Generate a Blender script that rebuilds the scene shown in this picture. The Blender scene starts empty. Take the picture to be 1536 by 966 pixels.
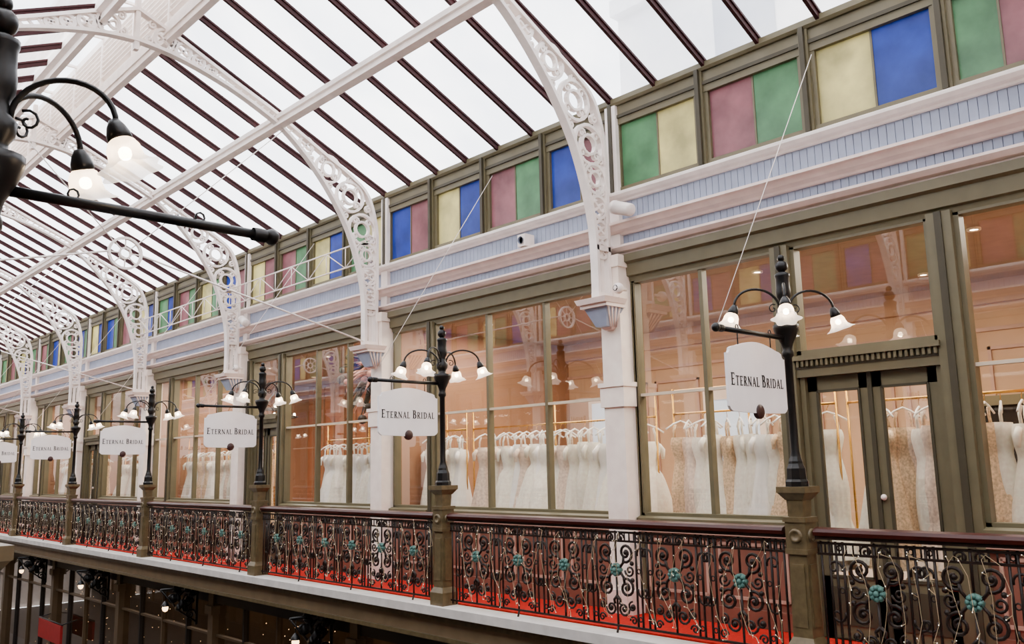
import bpy, math, random
from mathutils import Vector, Matrix
random.seed(7)
C = bpy.context.scene.collection
B = 4.77; YC0 = 6.45; YP0 = 3.78; MX = 7.65
K0, K1 = -2, 8
def yc(k): return YC0 + B*k
def yp(k): return YP0 + B*k
YA, YB = yc(K0)-B, yc(K1)
NX, NDY = .70, -.31   # near-side balustrade line

# ---------------- materials ----------------
def mat(name, col, rough=0.5, metal=0.0, var=0.08, scale=6.0, bump=0.0, emit=0.0, ecol=None, spec=None):
    m = bpy.data.materials.new(name); m.use_nodes = True
    nt = m.node_tree; p = nt.nodes['Principled BSDF']
    tc = nt.nodes.new('ShaderNodeTexCoord'); no = nt.nodes.new('ShaderNodeTexNoise')
    no.inputs['Scale'].default_value = scale; no.inputs['Detail'].default_value = 4
    nt.links.new(tc.outputs['Object'], no.inputs['Vector'])
    cr = nt.nodes.new('ShaderNodeValToRGB')
    cr.color_ramp.elements[0].position = 0.3; cr.color_ramp.elements[1].position = 0.7
    cr.color_ramp.elements[0].color = (*[c*(1-var) for c in col], 1)
    cr.color_ramp.elements[1].color = (*[min(1, c*(1+var)) for c in col], 1)
    nt.links.new(no.outputs['Fac'], cr.inputs['Fac'])
    nt.links.new(cr.outputs['Color'], p.inputs['Base Color'])
    p.inputs['Roughness'].default_value = rough; p.inputs['Metallic'].default_value = metal
    if spec is not None: p.inputs['Specular IOR Level'].default_value = spec
    if bump:
        b = nt.nodes.new('ShaderNodeBump'); b.inputs['Strength'].default_value = bump
        nt.links.new(no.outputs['Fac'], b.inputs['Height']); nt.links.new(b.outputs['Normal'], p.inputs['Normal'])
    if emit:
        p.inputs['Emission Color'].default_value = (*(ecol or col), 1); p.inputs['Emission Strength'].default_value = emit
    return m
def srgb(r, g, b):
    f = lambda c: ((c/255+0.055)/1.055)**2.4 if c > 10 else c/255/12.92
    return (f(r), f(g), f(b))
WHITE = mat('white_paint', srgb(242, 230, 222), .45)
CREAM = mat('pilaster_paint', srgb(252, 232, 218), .5)
PINKW = mat('moulding_paint', srgb(240, 218, 208), .45)
MUNT = mat('muntin_paint', srgb(206, 188, 164), .45)
LILAC = mat('lilac_boards', srgb(152, 162, 184), .6)
LILACD = mat('lilac_groove', srgb(108, 116, 136), .7)
OLIVE = mat('olive_frame_paint', srgb(98, 90, 66), .45, spec=.4)
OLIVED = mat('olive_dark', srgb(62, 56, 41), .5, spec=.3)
MAROON = mat('maroon_bar', srgb(46, 9, 12), .55, spec=.2)
BLACK = mat('black_iron', srgb(10, 9, 9), .35, 0, spec=.3)
IRON = mat('fence_iron', srgb(32, 20, 15), .45, .1, .25, 20, spec=.3)
TEAL = mat('verdigris', srgb(70, 112, 104), .6, 0, .25, 30)
RAILW = mat('handrail_wood', srgb(58, 20, 15), .3, 0, .2, 8, spec=.3)
OCHRE = mat('pedestal_paint', srgb(94, 80, 54), .4, .1, .25, 15, .1)
RED = mat('red_carpet', srgb(178, 32, 24), .95, 0, .15, 30, .2, spec=.1)
SLAB = mat('slab_edge', srgb(200, 194, 188), .7, 0, .12, 5)
FASC = mat('fascia_stone', srgb(112, 92, 66), .6, 0, .12, 4)
RISER = mat('riser_wood', srgb(124, 76, 60), .5, 0, .12, 3)
RISERL = mat('riser_moulding', srgb(184, 144, 126), .5, 0, .1, 3)
PEACH = mat('shop_wall', srgb(192, 154, 122), .7, 0, .1, 1.2)
WOODW = mat('shop_wood_wall', srgb(156, 96, 60), .6, 0, .2, 2.5)
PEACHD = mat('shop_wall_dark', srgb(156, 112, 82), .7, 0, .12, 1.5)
SHOPC = mat('shop_ceiling', srgb(156, 124, 98), .8)
SHOPF = mat('shop_floor', srgb(120, 94, 74), .4)
DARK = mat('dark_interior', srgb(12, 8, 6), .7, spec=.2)
DARKW = mat('lower_wall', srgb(26, 19, 15), .6)
LFRAME = mat('lower_frame', srgb(84, 67, 46), .5)
GOLD = mat('brass', srgb(205, 155, 70), .25, .9)
SIGNM = mat('sign_paint', srgb(240, 234, 234), .5, 0, .03)
INK = mat('sign_ink', srgb(14, 11, 14), .6, spec=.2)
DISC = mat('sign_disc', srgb(48, 12, 12), .4)
BULB = mat('bulb', (1, .75, .5), .5, emit=80, ecol=(1, .74, .46))
FAIRY = mat('fairy_bulb', (1, .9, .75), .5, emit=1.6, ecol=(1, .88, .72))
AMBER = mat('amber_bulb', (1, .7, .35), .5, emit=7, ecol=(1, .62, .3))
WIRE = mat('fairy_wire', srgb(190, 168, 132), .5)
SPOT = mat('downlight', (1, .9, .75), .5, emit=30, ecol=(1, .84, .62))
BLUEP = mat('daylight_panel', srgb(200, 214, 232), .6, emit=.8, ecol=(.75, .85, 1))
IVORY = mat('ivory_tulle', srgb(252, 242, 228), .7, 0, .12, 25, .3)
CHAMP = mat('champagne_lace', srgb(224, 194, 158), .6, 0, .35, 40, .6)
BLUSH = mat('blush_lace', srgb(238, 212, 194), .6, 0, .25, 30, .5)
LACEW = mat('white_satin', srgb(255, 251, 246), .5, 0, .06, 12, .2)
FLOWER = mat('pampas_flower', srgb(226, 160, 140), .8, 0, .3, 20, .4)
LEAF = mat('dark_leaf', srgb(44, 34, 22), .6)
REDB = mat('red_banner', srgb(150, 12, 16), .6)
TILE = mat('ground_tile', srgb(60, 48, 38), .4)
STONE = mat('neighbour_render', srgb(224, 222, 222), .8)

def thin_glass(name, base=.1, tint=(.96, .95, .93)):
    m = bpy.data.materials.new(name); m.use_nodes = True; nt = m.node_tree
    nt.nodes.remove(nt.nodes['Principled BSDF']); out = nt.nodes['Material Output']
    tr = nt.nodes.new('ShaderNodeBsdfTransparent'); tr.inputs[0].default_value = (*tint, 1)
    gl = nt.nodes.new('ShaderNodeBsdfGlossy'); gl.inputs['Roughness'].default_value = .015
    lw = nt.nodes.new('ShaderNodeLayerWeight'); lw.inputs['Blend'].default_value = .5
    po = nt.nodes.new('ShaderNodeMath'); po.operation = 'POWER'; po.inputs[1].default_value = 3
    ma = nt.nodes.new('ShaderNodeMath'); ma.operation = 'MULTIPLY_ADD'; ma.inputs[1].default_value = .85; ma.inputs[2].default_value = base
    mx = nt.nodes.new('ShaderNodeMixShader')
    nt.links.new(lw.outputs['Facing'], po.inputs[0]); nt.links.new(po.outputs[0], ma.inputs[0])
    nt.links.new(ma.outputs[0], mx.inputs[0]); nt.links.new(tr.outputs[0], mx.inputs[1]); nt.links.new(gl.outputs[0], mx.inputs[2])
    nt.links.new(mx.outputs[0], out.inputs[0]); return m
GLASS = thin_glass('shop_glass', .17)
GLASSD = thin_glass('lower_glass', .02, (.7, .66, .6))

def roof_glass():
    m = bpy.data.materials.new('roof_glass'); m.use_nodes = True; nt = m.node_tree
    nt.nodes.remove(nt.nodes['Principled BSDF']); out = nt.nodes['Material Output']
    tc = nt.nodes.new('ShaderNodeTexCoord'); no = nt.nodes.new('ShaderNodeTexNoise'); no.inputs['Scale'].default_value = .7; no.inputs['Detail'].default_value = 6
    nt.links.new(tc.outputs['Object'], no.inputs['Vector'])
    cr = nt.nodes.new('ShaderNodeValToRGB')
    cr.color_ramp.elements[0].position = .35; cr.color_ramp.elements[0].color = (.72, .75, .81, 1)
    cr.color_ramp.elements[1].position = .65; cr.color_ramp.elements[1].color = (.97, .97, .98, 1)
    nt.links.new(no.outputs['Fac'], cr.inputs['Fac'])
    tr = nt.nodes.new('ShaderNodeBsdfTransparent'); tl = nt.nodes.new('ShaderNodeBsdfTranslucent')
    nt.links.new(cr.outputs[0], tr.inputs[0]); nt.links.new(cr.outputs[0], tl.inputs[0])
    mx = nt.nodes.new('ShaderNodeMixShader'); mx.inputs[0].default_value = .35
    nt.links.new(tr.outputs[0], mx.inputs[1]); nt.links.new(tl.outputs[0], mx.inputs[2]); nt.links.new(mx.outputs[0], out.inputs[0]); return m
ROOFG = roof_glass()

def stained(name, col):
    m = bpy.data.materials.new(name); m.use_nodes = True; nt = m.node_tree
    nt.nodes.remove(nt.nodes['Principled BSDF']); out = nt.nodes['Material Output']
    tc = nt.nodes.new('ShaderNodeTexCoord'); no = nt.nodes.new('ShaderNodeTexNoise'); no.inputs['Scale'].default_value = 3; no.inputs['Detail'].default_value = 5
    nt.links.new(tc.outputs['Object'], no.inputs['Vector'])
    cr = nt.nodes.new('ShaderNodeValToRGB')
    cr.color_ramp.elements[0].position = .3; cr.color_ramp.elements[0].color = (*[c*.68 for c in col], 1)
    cr.color_ramp.elements[1].position = .7; cr.color_ramp.elements[1].color = (*[min(1, c*1.15) for c in col], 1)
    nt.links.new(no.outputs['Fac'], cr.inputs['Fac'])
    tl = nt.nodes.new('ShaderNodeBsdfTranslucent'); df = nt.nodes.new('ShaderNodeBsdfPrincipled'); df.inputs['Roughness'].default_value = .25
    nt.links.new(cr.outputs[0], tl.inputs[0]); nt.links.new(cr.outputs[0], df.inputs['Base Color'])
    mx = nt.nodes.new('ShaderNodeMixShader'); mx.inputs[0].default_value = .45
    nt.links.new(tl.outputs[0], mx.inputs[1]); nt.links.new(df.outputs[0], mx.inputs[2]); nt.links.new(mx.outputs[0], out.inputs[0]); return m
SG = {'g': stained('glass_green', srgb(112, 156, 120)), 'y': stained('glass_yellow', srgb(214, 206, 156)),
      'b': stained('glass_blue', srgb(60, 88, 172)), 'p': stained('glass_pink', srgb(164, 118, 124))}
def shade_mat(name, e):
    m = bpy.data.materials.new(name); m.use_nodes = True; nt = m.node_tree
    p = nt.nodes['Principled BSDF']; out = nt.nodes['Material Output']
    p.inputs['Base Color'].default_value = (.9, .86, .82, 1); p.inputs['Roughness'].default_value = .2
    p.inputs['Emission Color'].default_value = (1, .78, .58, 1); p.inputs['Emission Strength'].default_value = e
    tr = nt.nodes.new('ShaderNodeBsdfTranslucent'); tr.inputs[0].default_value = (1, .93, .86, 1)
    tp = nt.nodes.new('ShaderNodeBsdfTransparent')
    a = nt.nodes.new('ShaderNodeMixShader'); a.inputs[0].default_value = .5
    b = nt.nodes.new('ShaderNodeMixShader'); b.inputs[0].default_value = .25
    nt.links.new(p.outputs[0], a.inputs[1]); nt.links.new(tr.outputs[0], a.inputs[2])
    nt.links.new(a.outputs[0], b.inputs[1]); nt.links.new(tp.outputs[0], b.inputs[2]); nt.links.new(b.outputs[0], out.inputs[0]); return m
SHADE = shade_mat('frosted_shade', 2.2)

# ---------------- mesh builder ----------------
class MB:
    def __init__(s): s.v = []; s.f = []; s.m = []; s.sm = []; s.mats = []
    def mi(s, m):
        if m not in s.mats: s.mats.append(m)
        return s.mats.index(m)
    def add(s, vs, fs, m, smooth=False):
        o = len(s.v); s.v += [tuple(v) for v in vs]; i = s.mi(m)
        for f in fs: s.f.append(tuple(a+o for a in f)); s.m.append(i); s.sm.append(smooth)
    def box(s, x0, x1, y0, y1, z0, z1, m):
        vs = [(x, y, z) for x in (x0, x1) for y in (y0, y1) for z in (z0, z1)]
        s.add(vs, [(0, 1, 3, 2), (4, 6, 7, 5), (0, 4, 5, 1), (2, 3, 7, 6), (0, 2, 6, 4), (1, 5, 7, 3)], m)
    def frustum(s, c, z0, z1, hx0, hy0, hx1, hy1, m):
        vs = []
        for z, hx, hy in ((z0, hx0, hy0), (z1, hx1, hy1)):
            vs += [(c[0]-hx, c[1]-hy, z), (c[0]+hx, c[1]-hy, z), (c[0]+hx, c[1]+hy, z), (c[0]-hx, c[1]+hy, z)]
        s.add(vs, [(3, 2, 1, 0), (4, 5, 6, 7)]+[(i, (i+1) % 4, 4+(i+1) % 4, 4+i) for i in range(4)], m)
    def sweep(s, pts, rr, m, n=6, closed=False, smooth=True):
        pts = [Vector(p) for p in pts]; N = len(pts)
        if not hasattr(rr, '__len__'): rr = [rr]*N
        T = []
        for i in range(N):
            a = pts[i-1] if (i or closed) else pts[0]; b = pts[(i+1) % N] if (i < N-1 or closed) else pts[-1]
            t = (b-a); T.append(t.normalized() if t.length > 1e-9 else Vector((0, 0, 1)))
        up = Vector((0, 0, 1)) if abs(T[0].z) < .9 else Vector((1, 0, 0))
        nrm = (up-T[0]*up.dot(T[0])).normalized(); vs = []
        for i in range(N):
            nrm = nrm-T[i]*nrm.dot(T[i]); nrm.normalize(); bi = T[i].cross(nrm)
            for j in range(n):
                a = 2*math.pi*(j+.5)/n; vs.append(pts[i]+(nrm*math.cos(a)+bi*math.sin(a))*rr[i])
        fs = []
        for i in range(N if closed else N-1):
            k = (i+1) % N
            for j in range(n): fs.append((i*n+j, i*n+(j+1) % n, k*n+(j+1) % n, k*n+j))
        if not closed: fs += [tuple(range(n))[::-1], tuple((N-1)*n+j for j in range(n))]
        s.add(vs, fs, m, smooth)
    def ribbon(s, pts, w, t, m, nrm=(0, 1, 0), closed=False):
        pts = [Vector(p) for p in pts]; N = len(pts); nv = Vector(nrm); vs = []
        if not hasattr(w, '__len__'): w = [w]*N
        for i in range(N):
            a = pts[i-1] if (i or closed) else pts[0]; b = pts[(i+1) % N] if (i < N-1 or closed) else pts[-1]
            T = (b-a).normalized(); S = T.cross(nv)
            vs += [pts[i]+S*w[i]/2+nv*t/2, pts[i]-S*w[i]/2+nv*t/2, pts[i]-S*w[i]/2-nv*t/2, pts[i]+S*w[i]/2-nv*t/2]
        fs = []
        for i in range(N if closed else N-1):
            k = (i+1) % N
            for j in range(4): fs.append((i*4+j, i*4+(j+1) % 4, k*4+(j+1) % 4, k*4+j))
        if not closed: fs += [(3, 2, 1, 0), tuple((N-1)*4+j for j in range(4))]
        s.add(vs, fs, m)
    def lathe(s, prof, c, m, n=16, M=None, fold=None, smooth=True):
        vs = []; N = len(prof)
        for i, (r, z) in enumerate(prof):
            for j in range(n):
                a = 2*math.pi*j/n; k = fold(i/(N-1), a) if fold else 1
                v = Vector((r*k*math.cos(a), r*k*math.sin(a), z))
                if M: v = M @ v
                vs.append(v+Vector(c))
        fs = [(i*n+j, i*n+(j+1) % n, (i+1)*n+(j+1) % n, (i+1)*n+j) for i in range(N-1) for j in range(n)]
        s.add(vs, fs, m, smooth)
    def ball(s, c, r, m, n=8):
        s.lathe([(max(1e-4, r*math.sin(math.pi*i/n)), -r*math.cos(math.pi*i/n)) for i in range(n+1)], c, m, n+2)
    def octa(s, c, r, m):
        x, y, z = c
        s.add([(x+r, y, z), (x-r, y, z), (x, y+r, z), (x, y-r, z), (x, y, z+r), (x, y, z-r)],
              [(0, 2, 4), (2, 1, 4), (1, 3, 4), (3, 0, 4), (2, 0, 5), (1, 2, 5), (3, 1, 5), (0, 3, 5)], m)
    def prism(s, poly, axis, a0, a1, m):
        n = len(poly); f = (lambda p, a: (p[0], a, p[1])) if axis == 'y' else (lambda p, a: (a, p[0], p[1]))
        vs = [f(p, a0) for p in poly]+[f(p, a1) for p in poly]
        s.add(vs, [tuple(range(n)), tuple(range(2*n-1, n-1, -1))]+[(i, n+i, n+(i+1) % n, (i+1) % n) for i in range(n)], m)
    def mesh(s, name):
        me = bpy.data.meshes.new(name); me.from_pydata(s.v, [], s.f)
        for m in s.mats: me.materials.append(m)
        me.polygons.foreach_set('material_index', s.m); me.polygons.foreach_set('use_smooth', s.sm)
        me.update(); return me
def obj(name, me, loc=(0, 0, 0), parent=None, mirror=False, rot=None):
    if isinstance(me, MB): me = me.mesh(name)
    o = bpy.data.objects.new(name, me); C.objects.link(o)
    if mirror: o.scale = (-1, 1, 1); o.location = (MX-loc[0], loc[1], loc[2])
    else: o.location = loc
    if rot: o.rotation_euler = rot
    if parent: o.parent = parent
    return o
def empty(name, loc=(0, 0, 0)):
    o = bpy.data.objects.new(name, None); C.objects.link(o); o.location = loc; o.empty_display_size = .2; return o
def both(name, me, loc):
    obj(name, me, loc); obj(name, me, loc, mirror=True)
def spiral(cx, cz, R, a0, turns, d=1, n=22, rin=.15):
    out = []
    for i in range(n):
        t = i/(n-1); a = math.radians(a0)+d*turns*2*math.pi*t; r = R*(1-(1-rin)*t)
        out.append((cx+r*math.cos(a), cz+r*math.sin(a)))
    return out

# ---------------- main wall (right) ----------------
EX, EZ, TS = 7.9, 6.0, .46
def roofz(x): return EZ+TS*(EX-x)
mb = MB()
mb.box(7.9, 8.02, YA, YB, 4.05, 4.85, LILACD)
mb.box(7.9, 8.1, YA, YB, 3.95, 4.06, OLIVE)
obj('wall_right', mb); obj('wall_left', mb.mesh('wall_left'), mirror=True)
def trim(name, poly, m):
    t = MB(); t.prism(poly, 'y', YA, YB, m); me = t.mesh(name)
    obj(name, me); obj(name, me, mirror=True)
trim('trim_1', [(8.0, 4.72), (7.84, 4.72), (7.83, 4.74), (7.78, 4.75), (7.74, 4.78), (7.74, 4.81), (7.8, 4.84), (8.0, 4.87)], WHITE)
trim('trim_2', [(7.95, 4.31), (7.84, 4.31), (7.82, 4.33), (7.75, 4.35), (7.70, 4.39), (7.66, 4.40), (7.66, 4.43), (7.76, 4.45), (7.95, 4.46)], PINKW)
trim('trim_3', [(7.95, 4.04), (7.82, 4.04), (7.81, 4.08), (7.76, 4.09), (7.71, 4.13), (7.71, 4.155), (7.80, 4.17), (7.95, 4.18)], PINKW)
trim('trim_4', [(8.05, 3.74), (7.88, 3.74), (7.87, 3.79), (7.83, 3.80), (7.82, 3.94), (7.77, 3.96), (7.77, 4.05), (8.05, 4.05)], OLIVE)
trim('trim_5', [(8.05, 5.94), (7.84, 5.94), (7.82, 5.97), (7.82, 6.03), (7.9, 6.06), (8.05, 6.06)], OLIVE)
mb = MB()
y = YA
while y < YB:
    mb.box(7.885, 7.905, y+.003, y+.077, 4.45, 4.73, LILAC)
    mb.box(7.885, 7.905, y+.003, y+.077, 4.17, 4.33, LILAC)
    y += .08
me = mb.mesh('frieze_boards'); obj('frieze_boards', me); obj('frieze_boards', me, mirror=True)

# pilasters
mb = MB()
w = .145
mb.box(7.68, 8.05, -w, w, 0, 4.04, CREAM)
mb.box(7.65, 7.9, -w-.03, w+.03, 2.27, 2.55, CREAM)
mb.box(7.63, 7.9, -w-.045, w+.045, 2.50, 2.55, CREAM)
mb.box(7.64, 7.9, -w-.035, w+.035, 0, .25, CREAM)
mb.box(7.66, 7.9, -w-.02, w+.02, 3.9, 4.04, CREAM)
mb.box(7.82, 7.9, -.08, .08, 4.04, 5.94, WHITE)
for z0, z1, hx0, hy0, hx1, hy1 in ((3.16, 3.19, .03, .05, .06, .08), (3.19, 3.40, .06, .08, .15, .17), (3.40, 3.44, .17, .20, .17, .20), (3.44, 3.50, .18, .21, .20, .235)):
    mb.frustum((7.68-max(hx1, hx0)+.04, 0), z0, z1, hx0, hy0, hx1, hy1, LILAC if z0 == 3.19 else PINKW)
for i in range(7):
    yy = -.13+.26*i/6
    mb.sweep([(7.61, yy*.5, 3.19), (7.5, yy*1.05, 3.40)], .014, PINKW, 5)
for i in range(4):
    t = i/3; xx0 = 7.58+.1*t; xx1 = 7.44+.2*t
    mb.sweep([(xx0, -.08, 3.19), (xx1, -.175, 3.40)], .013, PINKW, 5)
me = mb.mesh('pilaster')
for k in range(K0, K1): both('pilaster', me, (0, yc(k), 0))

# clerestory windows
LR = {0: ['gy', 'pg', 'yb', 'gp'], 1: ['bp', 'yb', 'pg', 'bp'], 2: ['yp', 'pg', 'yb', 'gy'], 3: ['gb', 'pg', 'yg', 'bp'], 4: ['yb', 'bg', 'pg', 'yb'], 5: ['pg', 'by', 'gp', 'bg']}
for k in range(K0, K1+1):
    pats = LR.get(k, LR[(k*7) % 6]); mb = MB()
    ws = [1.27, 1.27, 1.31, .92] if k == 0 else [B/4]*4
    y1 = B
    for i in range(4):
        y0 = y1-ws[i]; ya, yb = y0+.075, y1-.075
        mb.box(7.84, 8.0, y0-.05, y0+.05, 4.85, 5.96, OLIVE)
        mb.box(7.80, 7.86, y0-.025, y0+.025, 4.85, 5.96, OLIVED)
        mb.box(7.87, 7.97, ya-.03, yb+.03, 4.85, 4.91, OLIVE); mb.box(7.87, 7.97, ya-.03, yb+.03, 5.70, 5.96, OLIVE)
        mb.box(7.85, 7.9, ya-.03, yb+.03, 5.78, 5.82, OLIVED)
        mb.box(7.88, 7.96, ya-.03, ya+.02, 4.9, 5.7, OLIVE); mb.box(7.88, 7.96, yb-.02, yb+.03, 4.9, 5.7, OLIVE)
        ym = (ya+yb)/2
        mb.box(7.91, 7.94, ym-.01, ym+.01, 4.9, 5.7, OLIVE)
        mb.box(7.92, 7.93, ym, yb, 4.9, 5.71, SG[pats[i][0]]); mb.box(7.92, 7.93, ya, ym, 4.9, 5.71, SG[pats[i][1]])
        y1 = y0
    me = mb.mesh('clerestory_window')
    obj('clerestory_window', me, (0, yc(k-1), 0)); obj('clerestory_window', me, (0, yc(k-1), 0), mirror=True)

# shopfronts
def frame(mb, y0, y1, z0, z1, ms=(), hs=(), w=.045, gl=GLASS):
    mb.box(7.88, 8.0, y0, y0+w, z0, z1, OLIVE); mb.box(7.88, 8.0, y1-w, y1, z0, z1, OLIVE)
    mb.box(7.88, 8.0, y0, y1, z0, z0+w, OLIVE); mb.box(7.88, 8.0, y0, y1, z1-w, z1, OLIVE)
    for m_ in ms: mb.box(7.9, 7.99, m_-.024, m_+.024, z0, z1, OLIVE)
    for h in hs: mb.box(7.905, 7.985, y0, y1, h-.016, h+.016, MUNT)
    mb.add([(7.945, y0, z0), (7.945, y1, z0), (7.945, y1, z1), (7.945, y0, z1)], [(0, 1, 2, 3)], gl)
def riser(mb, y0, y1):
    mb.box(7.9, 8.05, y0, y1, 0, .97, RISER); mb.box(7.86, 7.9, y0, y1, 0, .17, RISER)
    mb.prism([(8.05, .96), (7.84, .96), (7.80, .99), (7.80, 1.03), (7.86, 1.05), (8.05, 1.05)], 'y', y0, y1, OLIVE)
    mb.box(7.82, 7.9, y0, y1, .88, .93, RISERL)
    n = max(1, round((y1-y0)/.8)); p = (y1-y0)/n
    for i in range(n):
        a, b = y0+p*i+.08, y0+p*(i+1)-.08
        for q in (a, b): mb.box(7.88, 7.9, q-.015, q+.015, .26, .80, RISERL)
        mb.box(7.88, 7.9, a, b, .25, .28, RISERL); mb.box(7.88, 7.9, a, b, .78, .81, RISERL)
def post(mb, y0, y1, z0=0, z1=3.76):
    mb.box(7.82, 8.02, y0, y1, z0, z1, OLIVE)
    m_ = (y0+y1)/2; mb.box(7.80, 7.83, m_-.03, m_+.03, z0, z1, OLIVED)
def door(mb, y0, y1):
    ym = (y0+y1)/2
    for a, b in ((y0+.03, ym-.008), (ym+.008, y1-.03)):
        st = .10
        mb.box(7.93, 7.98, a, a+st, 0, 2.42, OLIVE); mb.box(7.93, 7.98, b-st, b, 0, 2.42, OLIVE)
        mb.box(7.93, 7.98, a, b, 2.28, 2.42, OLIVE); mb.box(7.93, 7.98, a, b, 0, .55, OLIVE)
        for (p, q, r, s_) in ((a+st-.012, a+st+.012, .55, 2.28), (b-st-.012, b-st+.012, .55, 2.28)):
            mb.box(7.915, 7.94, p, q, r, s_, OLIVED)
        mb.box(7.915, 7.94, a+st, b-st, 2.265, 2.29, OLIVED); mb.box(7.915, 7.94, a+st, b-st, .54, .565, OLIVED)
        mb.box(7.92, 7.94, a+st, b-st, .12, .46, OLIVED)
        mb.add([(7.955, a+st, .55), (7.955, b-st, .55), (7.955, b-st, 2.28), (7.955, a+st, 2.28)], [(0, 1, 2, 3)], GLASS)
    mb.box(7.91, 7.94, ym-.02, ym+.02, 0, 2.42, OLIVED)
    mb.ball((7.90, ym-.05, 1.28), .028, CREAM, 6)
    mb.box(7.88, 8.0, y0-.02, y0+.03, 0, 2.45, OLIVE); mb.box(7.88, 8.0, y1-.03, y1+.02, 0, 2.45, OLIVE)
    mb.box(7.84, 8.02, y0-.03, y1+.03, 2.42, 2.50, OLIVE); mb.box(7.78, 8.02, y0-.05, y1+.05, 2.58, 2.63, OLIVE)
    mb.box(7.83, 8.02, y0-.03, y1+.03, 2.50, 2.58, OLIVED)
    y = y0-.02
    while y < y1: mb.box(7.80, 7.84, y, y+.025, 2.52, 2.58, OLIVE); y += .05
wc = 0; dc = 0
for k in range(K0, K1+1):
    lay = 'A' if k == 0 else ('B' if k % 2 else 'C')
    wc += 1; mb = MB(); dmb = None
    if lay == 'A':
        frame(mb, 2.75, 4.6, 1.04, 3.76, (3.66,), (2.40,)); frame(mb, .17, 1.0, 1.04, 3.76, (), (2.40,))
        post(mb, 2.57, 2.76); post(mb, 1.0, 1.21); frame(mb, 1.21, 2.57, 2.64, 3.76)
        mb.box(7.88, 8.0, 4.58, 4.62, 0, 3.76, OLIVE)
        riser(mb, 2.76, 4.61); riser(mb, .16, 1.0)
        dmb = MB(); door(dmb, 1.24, 2.54)
    elif lay == 'B':
        frame(mb, .17, 3.56, 1.04, 3.76, (1.30, 2.42), (2.40,)); post(mb, 3.55, 3.68); frame(mb, 3.67, 4.6, 1.04, 3.76, (), (2.40,))
        riser(mb, .16, 3.55); riser(mb, 3.68, 4.61)
    else:
        frame(mb, .17, 3.24, 1.04, 3.76, (1.15, 2.15), (2.40,)); post(mb, 3.22, 3.4); post(mb, 4.5, 4.62); frame(mb, 3.4, 4.5, 2.64, 3.76)
        riser(mb, .16, 3.22)
        dmb = MB(); door(dmb, 3.42, 4.48)
    me = mb.mesh('window_%d' % wc); obj('window_%d' % wc, me, (0, yc(k-1), 0)); obj('window_%d' % (wc+20), me, (0, yc(k-1), 0), mirror=True)
    if dmb:
        dc += 1; me = dmb.mesh('door_%d' % dc); obj('door_%d' % dc, me, (0, yc(k-1), 0)); obj('door_%d' % (dc+20), me, (0, yc(k-1), 0), mirror=True)

# shop interior
mb = MB(); mb.box(8.05, 12.2, YA, YB, -.15, 0, SHOPF); obj('floor_shop', mb); obj('floor_shop', mb.mesh('floor_shop_b'), mirror=True)
mb = MB(); mb.box(8.05, 12.4, YA, YB, 3.84, 4.0, SHOPC)
mb.box(8.1, 12.4, YA, YB, 4.0, 4.5, STONE)
obj('ceiling_shop', mb); obj('ceiling_shop', mb.mesh('ceiling_shop_b'), mirror=True)
mb = MB(); mb.box(12.0, 12.2, YA, yc(1), 0, 3.84, PEACH); mb.box(12.0, 12.2, yc(1), YB, 0, 3.84, WOODW)
mb.box(11.9, 12.0, YA, yc(1), 3.55, 3.84, PEACH); mb.box(11.93, 12.0, YA, YB, .0, .2, CREAM)
mb.box(11.96, 12.0, YA, yc(1), 3.2, 3.25, RISERL)
y = yc(-1)+.2
while y < yc(1)-1:
    for a in (y, y+.85): mb.box(11.965, 12.0, a, a+.04, .5, 3.0, RISERL)
    mb.box(11.965, 12.0, y, y+.89, .5, .54, RISERL); mb.box(11.965, 12.0, y, y+.89, 2.96, 3.0, RISERL)
    y += 1.06
y = yc(1)+.15
while y < yc(5):
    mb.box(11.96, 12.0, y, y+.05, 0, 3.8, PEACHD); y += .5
obj('wall_shop_back', mb); obj('wall_shop_back', mb.mesh('wall_shop_back_b'), mirror=True)
for k in (-1, 1, 3, 5):
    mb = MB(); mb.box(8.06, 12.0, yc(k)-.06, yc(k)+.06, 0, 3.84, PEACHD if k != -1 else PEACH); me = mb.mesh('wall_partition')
    obj('wall_partition', me); obj('wall_partition', me, mirror=True)
mb = MB()
mb.box(11.9, 11.99, 7.0, 7.12, 0, 2.6, CREAM); mb.box(11.9, 11.99, 8.0, 8.12, 0, 2.6, CREAM); mb.box(11.9, 11.99, 7.0, 8.12, 2.6, 2.75, CREAM); mb.box(11.94, 11.96, 7.12, 8.0, 0, 2.6, BLUEP)
mb.box(11.9, 11.99, 9.4, 10.6, .9, 2.8, CREAM); mb.box(11.88, 11.9, 9.5, 10.5, 1.0, 2.7, BLUEP)
obj('back_window', mb)
mb = MB(); mb.box(9.8, 11.85, 1.8, 3.4, 0, 2.14, DARK); mb.box(9.75, 11.85, 1.8, 3.45, 2.14, 2.24, OLIVE); obj('dark_opening_block', mb)  # near-black colour on a block stands in for the darkness of an opening
mb = MB()
for k in range(K0, 7):
    for xx, ys in ((9.0, (1.2, 3.6)), (10.8, (2.4,))):
        for q in ys:
            yy = yc(k-1)+q
            mb.lathe([(.001, 3.825), (.04, 3.825)], (xx, yy, 0), SPOT, 10); mb.lathe([(.04, 3.82), (.065, 3.815), (.065, 3.84)], (xx, yy, 0), CREAM, 10)
obj('ceiling_downlights', mb)

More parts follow.
